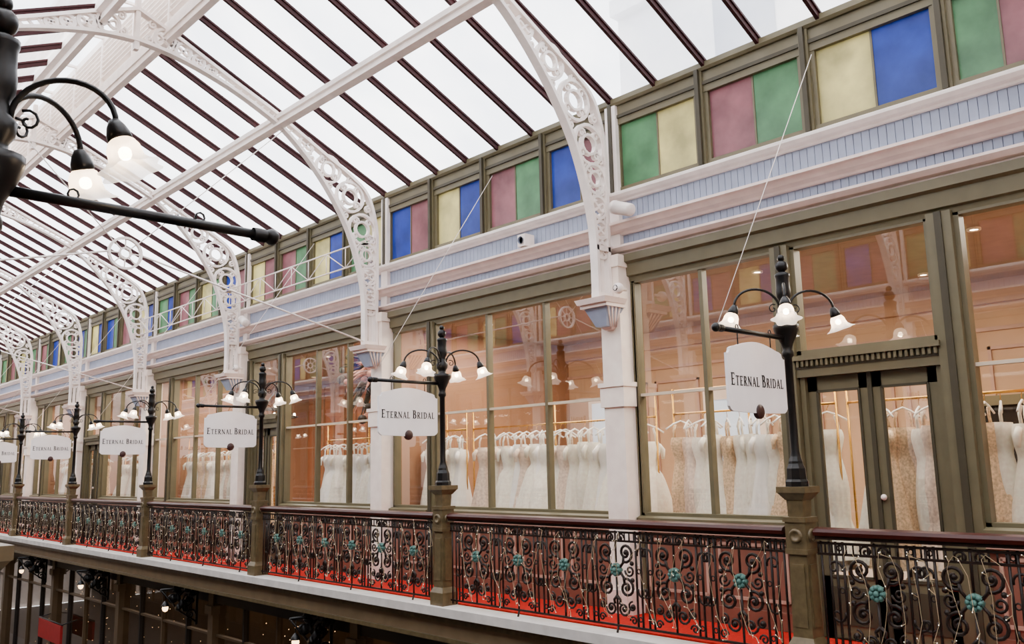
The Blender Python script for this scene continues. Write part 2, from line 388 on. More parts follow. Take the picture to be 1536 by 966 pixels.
# dresses
def dress_mesh(kind, m, seed):
    rnd = random.Random(seed); mb = MB()
    body = [(.135, -.24), (.15, -.28), (.155, -.33), (.135, -.42), (.112, -.5), (.11, -.54)]
    H = 1.62
    wid = {'ball': .42, 'a': .31, 'mermaid': .30}[kind]
    for i in range(1, 17):
        t = i/16; z = -.54-(H-.54)*t
        if kind == 'ball': r = .11+(wid-.11)*(t**.6)
        elif kind == 'a': r = .11+(wid-.11)*(t**.85)
        else: r = .11+.05*math.sin(min(1, t/.35)*math.pi/2)-.02*max(0, min(1, (t-.35)/.3))+(wid-.14)*max(0, (t-.62)/.38)**1.3
        body.append((r, z))
    nf = rnd.choice((6, 7, 8)); ph = rnd.random()*6; ph2 = rnd.random()*6
    def fold(t, a):
        f = max(0, t-.28)
        rip = (1-abs(math.sin(nf*a/2+ph+.8*t)))*.5+.25*math.sin(2*nf*a+ph2)
        return (1+f*(.55*rip-.1))*(1-.32*abs(math.sin(a))*max(0, 1-t*1.2))
    mb.lathe(body, (0, 0, 0), m, 54, fold=fold)
    for s_ in (-1, 1):
        mb.sweep([(s_*.11, 0, -.3), (s_*.10, .01, -.16), (s_*.075, 0, -.085)], .016, m, 5)
        if kind != 'mermaid': mb.sweep([(s_*.14, .02, -.28), (s_*.19, .03, -.34), (s_*.19, .03, -.44)], [.03, .035, .02], m, 6)
    mb.sweep([(-.21, 0, -.14), (-.1, 0, -.075), (0, 0, -.04), (.1, 0, -.075), (.21, 0, -.14)], .011, LACEW, 6)
    mb.sweep([(0, 0, -.04), (0, 0, .0), (.02, 0, .03), (0, 0, .045), (-.018, 0, .03)], .004, GOLD, 5)
    return mb.mesh('dress_%s' % kind)
DR = {'white': [dress_mesh('ball', LACEW, 1), dress_mesh('a', LACEW, 2), dress_mesh('ball', IVORY, 3), dress_mesh('a', IVORY, 4), dress_mesh('a', BLUSH, 14), dress_mesh('mermaid', IVORY, 15)],
      'champ': [dress_mesh('mermaid', CHAMP, 5), dress_mesh('a', CHAMP, 6), dress_mesh('mermaid', IVORY, 7), dress_mesh('a', IVORY, 8), dress_mesh('mermaid', BLUSH, 9), dress_mesh('a', LACEW, 10)]}
def rack(y0, y1, x, z, kind, step):
    e = empty('wedding_dress_rack', (x, (y0+y1)/2, 0)); L = (y1-y0)/2
    mb = MB(); mb.sweep([(0, -L, z), (0, L, z)], .014, GOLD, 8)
    mb.sweep([(0, -L, z+.28), (0, L, z+.28)], .010, GOLD, 8)
    for yy in (-L, 0, L): mb.sweep([(0, yy, 0), (0, yy, z+.3)], .012, GOLD, 8)
    for yy in (-L, 0, L): mb.sweep([(-.2, yy, .02), (.2, yy, .02)], .012, GOLD, 6)
    obj('rail', mb, parent=e)
    y = -L+.12; last = None
    while y < L-.08:
        me = random.choice([d for d in DR[kind] if d is not last]); last = me
        o = obj('dress', me, (0+random.uniform(-.04, .04), y, z-.045), parent=e, rot=(random.uniform(-.04, .04), 0, random.uniform(-.8, .8)))
        s_ = random.uniform(.84, 1.06); o.scale = (s_, s_, random.uniform(.92, 1.08)); y += step*random.uniform(.75, 1.25)
rack(4.25, 6.3, 8.6, 2.20, 'champ', .155); rack(2.4, 4.15, 8.65, 2.20, 'champ', .16)
rack(6.6, 10.05, 8.65, 2.19, 'white', .165); rack(10.15, 11.1, 8.6, 2.19, 'champ', .15)
rack(11.5, 14.2, 8.65, 2.16, 'white', .165); rack(16.2, 20.4, 8.65, 2.16, 'champ', .17); rack(21.0, 24.5, 8.65, 2.16, 'white', .2); rack(26, 29.9, 8.65, 2.16, 'champ', .2); rack(31, 34.5, 8.65, 2.16, 'white', .25)

# floral arrangement in the third shop
mb = MB()
for i in range(130):
    a = random.uniform(0, 6.28); l = random.uniform(.2, .65); h = random.uniform(-.8, .45)
    p0 = Vector((0, 0, 0)); p2 = Vector((math.cos(a)*l, math.sin(a)*l*1.2, h)); p1 = p2*.5+Vector((0, 0, .15))
    if i % 3: mb.sweep([p0, p1, p2], [.006, .045, .004], FLOWER if i % 2 else LEAF, 5)
    else: mb.ball(p2, random.uniform(.04, .09), FLOWER if i % 2 else LEAF, 5)
mb.sweep([(0, 0, 0), (0, 0, .62)], .01, BLACK, 5)
obj('hanging_flower_arrangement', mb, (8.68, 12.6, 3.2))
mb = MB()
for rr, z in ((.5, 0), (.3, .18)):
    mb.sweep([(rr*math.cos(a*.5236), rr*math.sin(a*.5236), z) for a in range(12)], .02, BLACK, 6, closed=True)
    for a in range(0, 12, 2): mb.sweep([(rr*math.cos(a*.5236), rr*math.sin(a*.5236), z), (0, 0, .6)], .007, BLACK, 4); mb.ball((rr*math.cos(a*.5236), rr*math.sin(a*.5236), z+.05), .025, SPOT, 5)
mb.sweep([(0, 0, .6), (0, 0, .99)], .01, BLACK, 5)
CH = mb.mesh('chandelier')
for p in ((9.8, 13.4), (9.8, 18.4)): obj('chandelier', CH, (p[0], p[1], 2.85))

# ---------------- gallery floor / slab ----------------
mb = MB()
mb.box(6.98, 7.85, YA, YB, -.02, .0, RED); obj('carpet_runner', mb); obj('carpet_runner', mb.mesh('carpet_b'), mirror=True)
mb = MB(); mb.box(6.74, 7.9, YA, YB, -.12, -.02, SLAB); mb.box(6.66, 6.95, YA, YB, -.11, -.01, SLAB)
mb.box(6.8, 8.05, YA, YB, -.42, -.12, FASC)
mb.box(6.74, 6.82, YA, YB, -.19, -.12, OCHRE); mb.box(6.76, 6.82, YA, YB, -.42, -.37, OCHRE)
obj('floor_gallery', mb); obj('floor_gallery', mb.mesh('floor_gallery_b'), mirror=True)

# ---------------- balustrade ----------------
def panel_mesh():
    mb = MB(); r = .0145
    def T(p, rr=r): mb.sweep([(0, a, b) for a, b in p], rr, IRON, 5)
    h = .355
    for a in (-h+.04, h-.04, -h+.10, h-.10): T([(a, .06), (a, .97)], .012)
    T([(0, .06), (0, .52)], .012); T([(0, .66), (0, .97)], .012)
    for s_ in (-1, 1):
        T([(s_*(x_), z_) for x_, z_ in spiral(.125, .76, .095, 250, 1.6, 1)])
        T([(s_*(x_), z_) for x_, z_ in spiral(.125, .42, .095, 110, 1.6, -1)])
        T([(s_*(x_), z_) for x_, z_ in spiral(.17, .59, .06, 180, 1.4, 1, 18)], .011)
        T([(s_*(x_), z_) for x_, z_ in spiral(.065, .90, .05, 0, 1.3, 1, 16)], .010)
        T([(s_*(x_), z_) for x_, z_ in spiral(.08, .22, .07, 0, 1.5, -1, 18)], .012)
        T([(s_*(x_), z_) for x_, z_ in spiral(.19, .25, .05, 90, 1.3, 1, 16)], .010)
        T([(s_*(x_), z_) for x_, z_ in spiral(.2, .12, .045, 180, 1.3, -1, 14)], .010)
        T([(s_*.03, .59), (s_*.09, .66), (s_*.10, .72)]); T([(s_*.03, .59), (s_*.09, .52), (s_*.1, .46)])
        T([(s_*.0, .34), (s_*.04, .30), (s_*.03, .26)])
        for zc in (.92, .59, .14):
            mb.sweep([(0, s_*(h-.07)+.022*math.cos(a*.785), zc+.022*math.sin(a*.785)) for a in range(8)], .008, IRON, 4, closed=True)
        T([(s_*x_, z_) for x_, z_ in spiral(h-.02, .76, .07, 200, 1.0, -1, 14)], .011)
        T([(s_*x_, z_) for x_, z_ in spiral(h-.02, .40, .07, 160, 1.0, 1, 14)], .011)
        for (cy, cz_) in ((.125, .76), (.125, .42), (.08, .22), (.19, .25), (.2, .66), (.2, .50)): mb.ball((0, s_*cy, cz_), .024, IRON, 4)
    for sx in (-1, 1):
        for j in range(8):
            a = j*math.pi/4; mb.ball((sx*.018, .045*math.cos(a), .59+.045*math.sin(a)), .021, TEAL, 4)
        mb.ball((sx*.028, 0, .59), .024, TEAL, 5)
    mb.lathe([(.001, -.012), (.066, -.012), (.066, .012), (.001, .012)], (0, 0, .59), TEAL, 12, M=Matrix.Rotation(math.pi/2, 3, 'Y'))
    return mb.mesh('iron_scroll_panel')
PANEL = panel_mesh()
mb = MB(); L = B/2-.14
mb.box(-.04, .04, -L, L, .985, 1.02, IRON)
prof = [(-.06, 1.015), (-.066, 1.045), (-.05, 1.07), (0, 1.082), (.05, 1.07), (.066, 1.045), (.06, 1.015)]
mb.prism(prof, 'y', -L, L, RAILW)
for z in (.955, .87, .06): mb.box(-.012, .012, -L, L, z-.01, z+.01, IRON)
for yy in (-L+.03, -L+.1, L-.1, L-.03): mb.sweep([(0, yy, .02), (0, yy, .97)], .011, IRON, 5)
yy = -L
while yy < L: mb.sweep([(0, yy, .88), (0, yy, .95)], .008, IRON, 4); yy += .059
for yy in (-1.775, -.355, 1.065, ):
    mb.sweep([(0, yy, .05), (-.02, yy, -.01)], .012, IRON, 5)
RAILM = mb.mesh('handrail')
for k in range(K0, 7):
    for mir in (False, True):
        e = empty('balcony_railing', (NX if mir else 6.85, (yp(k)+yp(k-1))/2+(NDY if mir else 0), 0))
        obj('handrail', RAILM, parent=e)
        for j in range(6): obj('scroll_panel', PANEL, (0, (-2.5+j)*.71, 0), parent=e)
mb = MB()
mb.frustum((0, 0), -.01, .14, .12, .12, .12, .12, OCHRE); mb.frustum((0, 0), .14, .2, .12, .12, .09, .09, OCHRE)
mb.frustum((0, 0), .2, .86, .088, .088, .078, .078, OCHRE)
for s_ in (-1, 1):
    mb.box(-.055, .055, s_*.088-.006, s_*.088+.006, .28, .78, OCHRE); mb.box(s_*.088-.006, s_*.088+.006, -.055, .055, .28, .78, OCHRE)
mb.frustum((0, 0), .86, .90, .10, .10, .10, .10, OCHRE); mb.frustum((0, 0), .90, 1.12, .092, .092, .092, .092, OCHRE)
for s_ in (-1, 1):
    mb.lathe([(.001, .012), (.03, .012), (.035, .02), (.055, .02), (.06, 0)], (s_*.09, 0, 1.01), OCHRE, 14, M=Matrix.Rotation(s_*math.pi/2, 3, 'Y'))
    mb.lathe([(.001, .012), (.03, .012), (.035, .02), (.055, .02), (.06, 0)], (0, s_*.09, 1.01), OCHRE, 14, M=Matrix.Rotation(-s_*math.pi/2, 3, 'X'))
mb.frustum((0, 0), 1.12, 1.16, .105, .105, .105, .105, OCHRE); mb.frustum((0, 0), 1.16, 1.30, .065, .065, .074, .074, OCHRE)
mb.frustum((0, 0), 1.30, 1.36, .08, .08, .125, .125, OCHRE); mb.frustum((0, 0), 1.36, 1.41, .13, .13, .13, .13, OCHRE)
PED = mb.mesh('railing_pedestal')
for k in range(K0, 7):
    obj('railing_pedestal', PED, (6.85, yp(k), 0)); obj('railing_pedestal', PED, (NX, yp(k)+NDY, 0))

# ---------------- lamp posts ----------------
def lamp_mesh(R=.48, sgn=-1, RL=1.05):
    mb = MB()
    mb.lathe([(.10, 1.41), (.10, 1.45), (.085, 1.47), (.08, 1.56), (.07, 1.58), (.062, 1.60), (.06, 1.62), (.045, 1.66)], (0, 0, 0), BLACK, 8, smooth=False)
    mb.lathe([(.045, 1.66), (.036, 1.7), (.033, 2.5), (.05, 2.52), (.05, 2.55), (.04, 2.57), (.05, 2.62), (.085, 2.69), (.105, 2.74), (.11, 2.76), (.11, 2.79), (.05, 2.80),
              (.05, 2.84), (.07, 2.87), (.075, 2.92), (.05, 2.95), (.045, 3.0), (.062, 3.04), (.065, 3.08), (.06, 3.12), (.058, 3.2), (.065, 3.22), (.065, 3.24), (.03, 3.26), (.025, 3.275)], (0, 0, 0), BLACK, 16)
    mb.ball((0, 0, 3.31), .055, BLACK, 10); mb.ball((0, 0, 3.385), .032, BLACK, 8)
    mb.sweep([(0, 0, 2.67), (sgn*RL, 0, 2.67)], .021, BLACK, 10); mb.ball((sgn*(RL+.03), 0, 2.67), .036, BLACK, 10)
    mb.lathe([(.03, -.03), (.032, 0), (.03, .03)], (sgn*(RL-.03), 0, 2.67), BLACK, 10, M=Matrix.Rotation(math.pi/2, 3, 'Y'))
    for xx in (.28, .78): mb.sweep([(sgn*xx+.02*math.cos(a*.785), 0, 2.70+.022*math.sin(a*.785)) for a in range(8)], .005, BLACK, 4, closed=True)
    for aw in (30, -30, 150, 210):
        a = math.radians(aw)
        d = Vector((math.cos(a), math.sin(a), 0))
        def P(r, z): return Vector((d.x*r, d.y*r, z))
        pts = []
        for t in range(17):
            s_ = t/16; ang = math.pi*(1-s_)
            pts.append(P(.05+(R-.05)/2*(1+math.cos(ang)), 2.94+.16*math.sin(ang)))
        mb.sweep(pts, .0115, BLACK, 7)
        mb.sweep([P(.05+x_, z_) for x_, z_ in spiral(.06, 2.93, .045, 120, 1.1, -1, 12)], .006, BLACK, 5)
        tilt = math.radians(20); ax = Vector((-d.y, d.x, 0)); M = Matrix.Rotation(-tilt, 3, ax)
        o = P(R, 2.93)
        mb.lathe([(.001, .03), (.02, .025), (.034, .0), (.044, -.03), (.046, -.055), (.02, -.065)], o, BLACK, 14, M=M)
        def fold(t, aa): return 1+.12*max(0, t-.45)*math.cos(6*aa)*2
        mb.lathe([(.032, -.05), (.050, -.065), (.062, -.09), (.064, -.115), (.068, -.14), (.087, -.165), (.112, -.18)], o, SHADE, 36, M=M, fold=fold)
        mb.ball(o+M @ Vector((0, 0, -.11)), .026, BULB, 6)
    return mb.mesh('gallery_lamp_post')
LAMP = lamp_mesh(.48, -1); LAMPN = lamp_mesh(.41, 1, 1.08)
for k in range(K0, 7):
    obj('gallery_lamp_post', LAMP, (6.85, yp(k), 0)); obj('gallery_lamp_post', LAMPN, (NX, yp(k)+NDY, .0))
mb = MB()
for k in range(K0, 7): mb.sweep([(5.80, yp(k), 2.70), (7.79, yp(k)+.02, 5.62)], .0035, WHITE, 4)
obj('sign_guy_wires', mb)

# ---------------- signs ----------------
def glyph(mb, ch, x, h, z0, y):
    def bx(a, b, c, d): mb.box(x+a*h, x+b*h, y-.002, y, z0+c*h, z0+d*h, INK)
    def ln(p, q, t): mb.ribbon([(x+p[0]*h, y-.001, z0+p[1]*h), (x+q[0]*h, y-.001, z0+q[1]*h)], t*h, .002, INK)
    def arc(cx, cz, rx, rz, a0, a1, t): mb.ribbon([(x+(cx+rx*math.cos(math.radians(a0+(a1-a0)*i/10)))*h, y-.001, z0+(cz+rz*math.sin(math.radians(a0+(a1-a0)*i/10)))*h) for i in range(11)], [h*(t+.09*math.sin(math.pi*i/10)) for i in range(11)], .002, INK)
    if ch == 'E': bx(.07, .23, 0, 1); bx(0, .55, 0, .09); bx(0, .55, .91, 1); bx(.2, .45, .46, .55); bx(.49, .55, 0, .2); bx(.49, .55, .8, 1); return .66*h
    if ch == 'T': bx(.25, .41, 0, 1); bx(0, .66, .91, 1); bx(0, .06, .8, 1); bx(.60, .66, .8, 1); bx(.18, .48, 0, .06); return .74*h
    if ch == 'R': bx(.07, .23, 0, 1); bx(0, .3, 0, .06); bx(0, .3, .94, 1); arc(.28, .74, .22, .23, 90, -90, .08); ln((.3, .5), (.62, 0), .15); bx(.55, .72, 0, .06); return .74*h
    if ch == 'N': bx(.07, .15, 0, 1); bx(.65, .73, 0, 1); ln((.1, .98), (.69, .03), .16); bx(0, .22, 0, .06); bx(.58, .8, .94, 1); return .88*h
    if ch == 'A': ln((.06, 0), (.36, 1), .08); ln((.34, 1), (.64, 0), .16); bx(.16, .52, .29, .37); bx(-.02, .16, 0, .06); bx(.52, .74, 0, .06); return .78*h
    if ch == 'L': bx(.07, .23, 0, 1); bx(0, .55, 0, .09); bx(0, .3, .94, 1); bx(.49, .55, 0, .2); return .62*h
    if ch == 'B': bx(.07, .23, 0, 1); bx(0, .3, 0, .06); bx(0, .3, .94, 1); arc(.26, .75, .2, .22, 90, -90, .08); arc(.28, .27, .26, .25, 90, -90, .08); return .68*h
    if ch == 'I': bx(.07, .23, 0, 1); bx(0, .3, 0, .06); bx(0, .3, .94, 1); return .4*h
    if ch == 'D': bx(.07, .23, 0, 1); bx(0, .3, 0, .06); bx(0, .3, .92, 1); arc(.26, .5, .42, .47, 90, -90, .08); return .82*h
    return .32*h
mb = MB()
w2, zt, zb = .44, 2.50, 2.02
def arcp(cx, cz, r, a0, a1, n=6): return [(cx+r*math.cos(math.radians(a0+(a1-a0)*i/n)), cz+r*math.sin(math.radians(a0+(a1-a0)*i/n))) for i in range(n+1)]
right = [(w2-.05, zb), (w2-.02, zb+.015), (w2, zb+.04), (w2, zt-.02)]+arcp(w2, zt+.02, .045, -90, -180)[1:]+[(w2-.08, zt+.035)]+[(x_, zt+.035+.06*math.cos(x_/(w2-.10)*math.pi/2)) for x_ in (.30, .24, .18, .12, .06)]
poly = [(0, zb-.01)]+right+[(0, zt+.095)]+[(-a, b) for a, b in reversed(right)]
mb.prism(poly, 'y', -.012, .012, SIGNM)
mb.lathe([(.001, -.02), (.056, -.02), (.06, -.014), (.06, .014), (.056, .02), (.001, .02)], (0, 0, zb+.005), DISC, 20, M=Matrix.Rotation(math.pi/2, 3, 'X'))
for xx in (-.25, .25): mb.sweep([(xx, 0, zt+.05), (xx, 0, 2.66)], .006, BLACK, 5)
txt = 'ETERNAL BRIDAL'
def layout(mbx, x, dry, H=.088, y=-.013):
    for i, c in enumerate(txt):
        h = H if (i == 0 or c == 'B') else H*.78
        if dry: tmp = MB(); x += glyph(tmp, c, x, h, 0, y)
        else: x += glyph(mbx, c, x, h, 2.225, y)
        x += .008
    return x
wid = layout(None, 0, True); tm = MB(); layout(tm, 0, False)
sc = .80/wid
tm.v = [((a-wid/2)*sc, b, 2.225+(c-2.225)*sc*1.12) for a, b, c in tm.v]
o_ = len(mb.v); mi_ = mb.mi(INK)
mb.v += tm.v
for f in tm.f: mb.f.append(tuple(a+o_ for a in f)); mb.m.append(mi_); mb.sm.append(False)
o_ = len(mb.v); mb.v += [(-a, -b, c) for a, b, c in tm.v]
for f in tm.f: mb.f.append(tuple(a+o_ for a in f)); mb.m.append(mi_); mb.sm.append(False)
SIGN = mb.mesh('hanging_shop_sign')
for k in range(K0, 7): obj('hanging_shop_sign', SIGN, (6.32, yp(k), 0))

# ---------------- roof ----------------
I_ = [(7.45, 3.5), (7.45, 4.0), (7.42, 4.4), (7.31, 4.85), (7.14, 5.3), (6.93, 5.66), (6.68, 6.0), (6.37, 6.34), (6.02, 6.64), (5.7, 6.82), (5.2, 7.04), (4.7, 7.2), (4.25, 7.30), (3.825, 7.34)]
O_ = [(7.65, 3.5), (7.65, 4.0), (7.66, 4.45), (7.66, 4.95), (7.64, 5.45), (7.48, 5.92), (7.15, 6.18), (6.7, 6.42), (6.14, 6.72), (5.8, 6.90), (5.3, 7.12), (4.8, 7.35), (4.35, 7.56), (3.825, 7.78)]
def cr(P, u):
    n = len(P)-1; u = max(0, min(n-1e-6, u)); i = int(u); t = u-i
    p = [P[max(0, min(n, i+j))] for j in (-1, 0, 1, 2)]
    return tuple(.5*((2*p[1][a])+(-p[0][a]+p[2][a])*t+(2*p[0][a]-5*p[1][a]+4*p[2][a]-p[3][a])*t*t+(-p[0][a]+3*p[1][a]-3*p[2][a]+p[3][a])*t**3) for a in (0, 1))
mb = MB(); NS = 60
for s_ in (1, -1):
    fx = (lambda x: x) if s_ == 1 else (lambda x: MX-x)
    for PP in (I_, O_):
        mb.ribbon([(fx(cr(PP, 13*i/NS)[0]), 0, cr(PP, 13*i/NS)[1]) for i in range(NS+1)], .045, .11, WHITE)
    mb.box(min(fx(7.52), fx(7.58)), max(fx(7.52), fx(7.58)), -.02, .02, 3.5, 4.1, WHITE)
    mb.box(min(fx(7.43), fx(7.67)), max(fx(7.43), fx(7.67)), -.06, .06, 3.5, 3.58, WHITE)
    mb.box(min(fx(7.43), fx(7.67)), max(fx(7.43), fx(7.67)), -.055, .055, 4.08, 4.14, WHITE)
    u = 1.2
    while u < 12.7:
        a = cr(I_, u); b = cr(O_, u); c = ((a[0]+b[0])/2, (a[1]+b[1])/2); wd = math.hypot(a[0]-b[0], a[1]-b[1]); R = wd/2-.01
        if wd < .16:
            mb.ribbon([(fx(a[0]), 0, a[1]), (fx(b[0]), 0, b[1])], .025, .04, WHITE); u += .22; continue
        R = min(R, .24)
        ring = [(fx(c[0]+R*math.cos(j*math.pi/10)), 0, c[1]+R*math.sin(j*math.pi/10)) for j in range(20)]
        mb.ribbon(ring, .036, .06, WHITE, closed=True)
        if R > .15:
            ring = [(fx(c[0]+R*.5*math.cos(j*math.pi/7)), 0, c[1]+R*.5*math.sin(j*math.pi/7)) for j in range(14)]
            mb.ribbon(ring, .03, .06, WHITE, closed=True)
            for q in range(4):
                aa = q*math.pi/2+math.pi/4
                mb.ribbon([(fx(p[0]), 0, p[1]) for p in spiral(c[0]+R*.72*math.cos(aa), c[1]+R*.72*math.sin(aa), R*.25, 0, 1.2, 1, 12)], .024, .05, WHITE)
        else:
            mb.ribbon([(fx(c[0]+R*.8*math.sin(v)), 0, c[1]+R*.8*math.sin(v)*math.cos(v)) for v in [j*math.pi/8 for j in range(16)]], .024, .05, WHITE, closed=True)
        stp = 0; u0 = u
        while stp < 2*R+.05 and u < 13:
            u += .05; a2 = cr(I_, u); b2 = cr(O_, u); stp = math.hypot((a2[0]+b2[0])/2-c[0], (a2[1]+b2[1])/2-c[1])
        um = (u0+u)/2; a = cr(I_, um); b = cr(O_, um); w_ = math.hypot(a[0]-b[0], a[1]-b[1])
        if w_ > .22:
            for P_, Q_ in ((a, b), (b, a)):
                d_ = ((Q_[0]-P_[0])/w_, (Q_[1]-P_[1])/w_); cc = (P_[0]+d_[0]*.07, P_[1]+d_[1]*.07)
                mb.ribbon([(fx(p[0]), 0, p[1]) for p in spiral(cc[0], cc[1], .06, 90, 1.3, 1, 12)], .024, .05, WHITE)
mb.box(MX/2-.03, MX/2+.03, -.04, .04, 7.2, 8.0, WHITE)
ARCH = mb.mesh('roof_arch')
for k in range(K0, 8): obj('roof_arch', ARCH, (0, yc(k), 0))
mb = MB(); cz = 4.42; cx = MX/2
for s_ in (1, -1):
    mb.sweep([(cx+s_*.2, 0, cz), (cx+s_*(7.5-cx), 0, 3.56)], .013, WHITE, 6)
mb.ribbon([(cx+.2*math.cos(j*math.pi/12), 0, cz+.2*math.sin(j*math.pi/12)) for j in range(24)], .03, .05, WHITE, closed=True)
mb.ribbon([(cx+.07*math.cos(j*math.pi/6), 0, cz+.07*math.sin(j*math.pi/6)) for j in range(12)], .02, .05, WHITE, closed=True)
for j in range(8):
    a = j*math.pi/4; mb.sweep([(cx+.07*math.cos(a), 0, cz+.07*math.sin(a)), (cx+.2*math.cos(a), 0, cz+.2*math.sin(a))], .009, WHITE, 5)
for s_ in (1, -1): mb.sweep([(cx+s_*.15, 0, cz+.14), (cx+s_*2.2, 0, 6.66)], .007, WHITE, 6)
TIE = mb.mesh('tie_rod_truss')
for k in (1, 3, 5): obj('tie_rod_truss', TIE, (0, yc(k), 0))
mb = MB(); n_ = 8
for z in (4.86, 5.2): mb.sweep([(7.5, .05, z), (7.5, B-.05, z)], .012, WHITE, 6)
for i in range(n_+1):
    y = .05+(B-.1)*i/n_
    mb.sweep([(7.5, y, 4.86), (7.5, y, 5.2)], .009, WHITE, 5)
    if i < n_: mb.sweep([(7.5, y, 4.86 if i % 2 else 5.2), (7.5, y+(B-.1)/n_, 5.2 if i % 2 else 4.86)], .008, WHITE, 5)
GIR = mb.mesh('lattice_girder')
for k in (1, 2): obj('lattice_girder', GIR, (0, yc(k), 0))

XR = 4.28
mb = MB(); L = YB-YA
mb.add([(EX+.08, YA, roofz(EX+.08)+.03), (EX+.08, YB, roofz(EX+.08)+.03), (XR, YB, roofz(XR)+.03), (XR, YA, roofz(XR)+.03)], [(0, 1, 2, 3)], ROOFG)
me = mb.mesh('ceiling_glass'); obj('ceiling_glass', me); obj('ceiling_glass', me, mirror=True)
mb = MB(); sp = B/7
n = int(L/sp)+1
for i in range(n):
    y = YC0+(-int((YC0-YA)/sp)+i)*sp
    if y > YB: break
    for (dz0, dz1, ww, m_) in ((-.06, .015, .02, MAROON), (.0, .03, .036, MAROON)):
        x0, x1 = EX, XR
        vs = [(x, yy, roofz(x)+dz) for x in (x0, x1) for yy in (y-ww, y+ww) for dz in (dz0, dz1)]
        mb.add(vs, [(0, 1, 3, 2), (4, 6, 7, 5), (0, 4, 5, 1), (2, 3, 7, 6), (0, 2, 6, 4), (1, 5, 7, 3)], m_)
me = mb.mesh('roof_glazing_bars'); obj('roof_glazing_bars', me); obj('roof_glazing_bars', me, mirror=True)
mb = MB()
def beam(x, z, w, h, m_=WHITE): mb.box(x-w/2, x+w/2, YA, YB, z-h/2, z+h/2, m_)
beam(5.93, 6.80, .14, .07); beam(5.93, 6.74, .07, .12); beam(5.93, 6.68, .13, .035)
beam(XR, roofz(XR)-.05, .18, .14); beam(XR-.03, roofz(XR)-.16, .08, .10)
me = mb.mesh('roof_purlins'); obj('roof_purlins', me); obj('roof_purlins', me, mirror=True)
mb = MB(); zL = roofz(XR)+.04
mb.box(XR-.03, XR+.05, YA, YB, zL, zL+.09, WHITE); mb.box(XR-.03, XR+.05, YA, YB, zL+.80, zL+.90, WHITE)
for i in range(8):
    z = zL+.13+i*.085
    vs = [(x, y, zz) for x, zz in ((XR-.04, z+.05), (XR+.04, z), (XR+.04, z+.012), (XR-.04, z+.062)) for y in (YA, YB)]
    mb.add(vs, [(0, 2, 3, 1), (2, 4, 5, 3), (4, 6, 7, 5), (6, 0, 1, 7)], WHITE)
y = YA
while y < YB: mb.box(XR-.05, XR+.06, y-.02, y+.02, zL, zL+.85, WHITE); y += sp*2
mb.add([(XR+.15, YA, zL+.88), (XR+.15, YB, zL+.88), (MX/2, YB, zL+1.08), (MX/2, YA, zL+1.08)], [(0, 1, 2, 3)], ROOFG)
y = YA
while y < YB: mb.box(MX/2, XR+.1, y-.02, y+.02, zL+.86, zL+.9, WHITE); y += sp*2
me = mb.mesh('ridge_lantern'); obj('ridge_lantern', me); obj('ridge_lantern', me, mirror=True)

# small fixtures on the wall
mb = MB(); mb.lathe([(.001, -.17), (.06, -.17), (.075, -.155), (.078, .1), (.082, .1), (.082, .16), (.07, .17), (.001, .14)], (0, 0, 0), WHITE, 18, M=Matrix.Rotation(-1.2, 3, 'X') @ Matrix.Rotation(.2, 3, 'Y'))
mb.sweep([(0, .05, 0), (.16, .06, -.02)], .025, WHITE, 8)
CAM = mb.mesh('security_camera')
obj('security_camera', CAM, (7.60, 6.14, 4.54)); obj('security_camera', CAM, (7.60, 15.6, 4.50))
mb = MB(); mb.box(-.05, .12, -.07, .07, -.08, .08, WHITE); mb.lathe([(.001, 0), (.04, 0), (.05, .02)], (-.05, 0, 0), LILACD, 12, M=Matrix.Rotation(-math.pi/2, 3, 'Y')); obj('alarm_box', mb, (7.7, 7.88, 4.53))
mb = MB(); mb.ball((0, 0, 0), .065, WHITE, 10); mb.lathe([(.001, .062), (.035, .056), (.042, .036)], (0, 0, 0), BLACK, 12, M=Matrix.Rotation(-math.pi/2, 3, 'Y')); mb.sweep([(0, 0, 0), (.14, 0, 0)], .02, WHITE, 8)
DOME = mb.mesh('dome_camera')
obj('dome_camera', DOME, (7.54, 6.20, 3.60)); obj('dome_camera', DOME, (7.54, 15.75, 3.60))

# ---------------- fairy lights ----------------
mb = MB(); r = random.Random(3)
for k in range(-1, 7):
    y0 = yp(k-1)+.15; y1 = yp(k)-.15-.3
    y = y0; q = []; ph = r.uniform(0, 6)
    while y < y1:
        for s_ in range(14):
            t = s_/14
            zz = .52+.40*math.cos(2*math.pi*t+ph)+r.uniform(-.035, .035)
            q.append((6.815-r.uniform(0, .03), y+.05*math.sin(4*math.pi*t)+.26*t+r.uniform(-.02, .02), max(.06, zz)))
        y += .26+r.uniform(-.03, .05); ph += r.uniform(-.15, .15)
    mb.sweep(q, .0022, WIRE, 3, smooth=False)
    for p in q:
        if r.random() < .7:
            dx, dy, dz = r.uniform(-.03, 0), r.uniform(-.04, .04), r.uniform(-.04, .04)
            mb.sweep([p, (p[0]+dx, p[1]+dy, p[2]+dz)], .0035, WIRE, 3, smooth=False); mb.octa((p[0]+dx, p[1]+dy, p[2]+dz), .005, FAIRY)
obj('fairy_lights', mb)

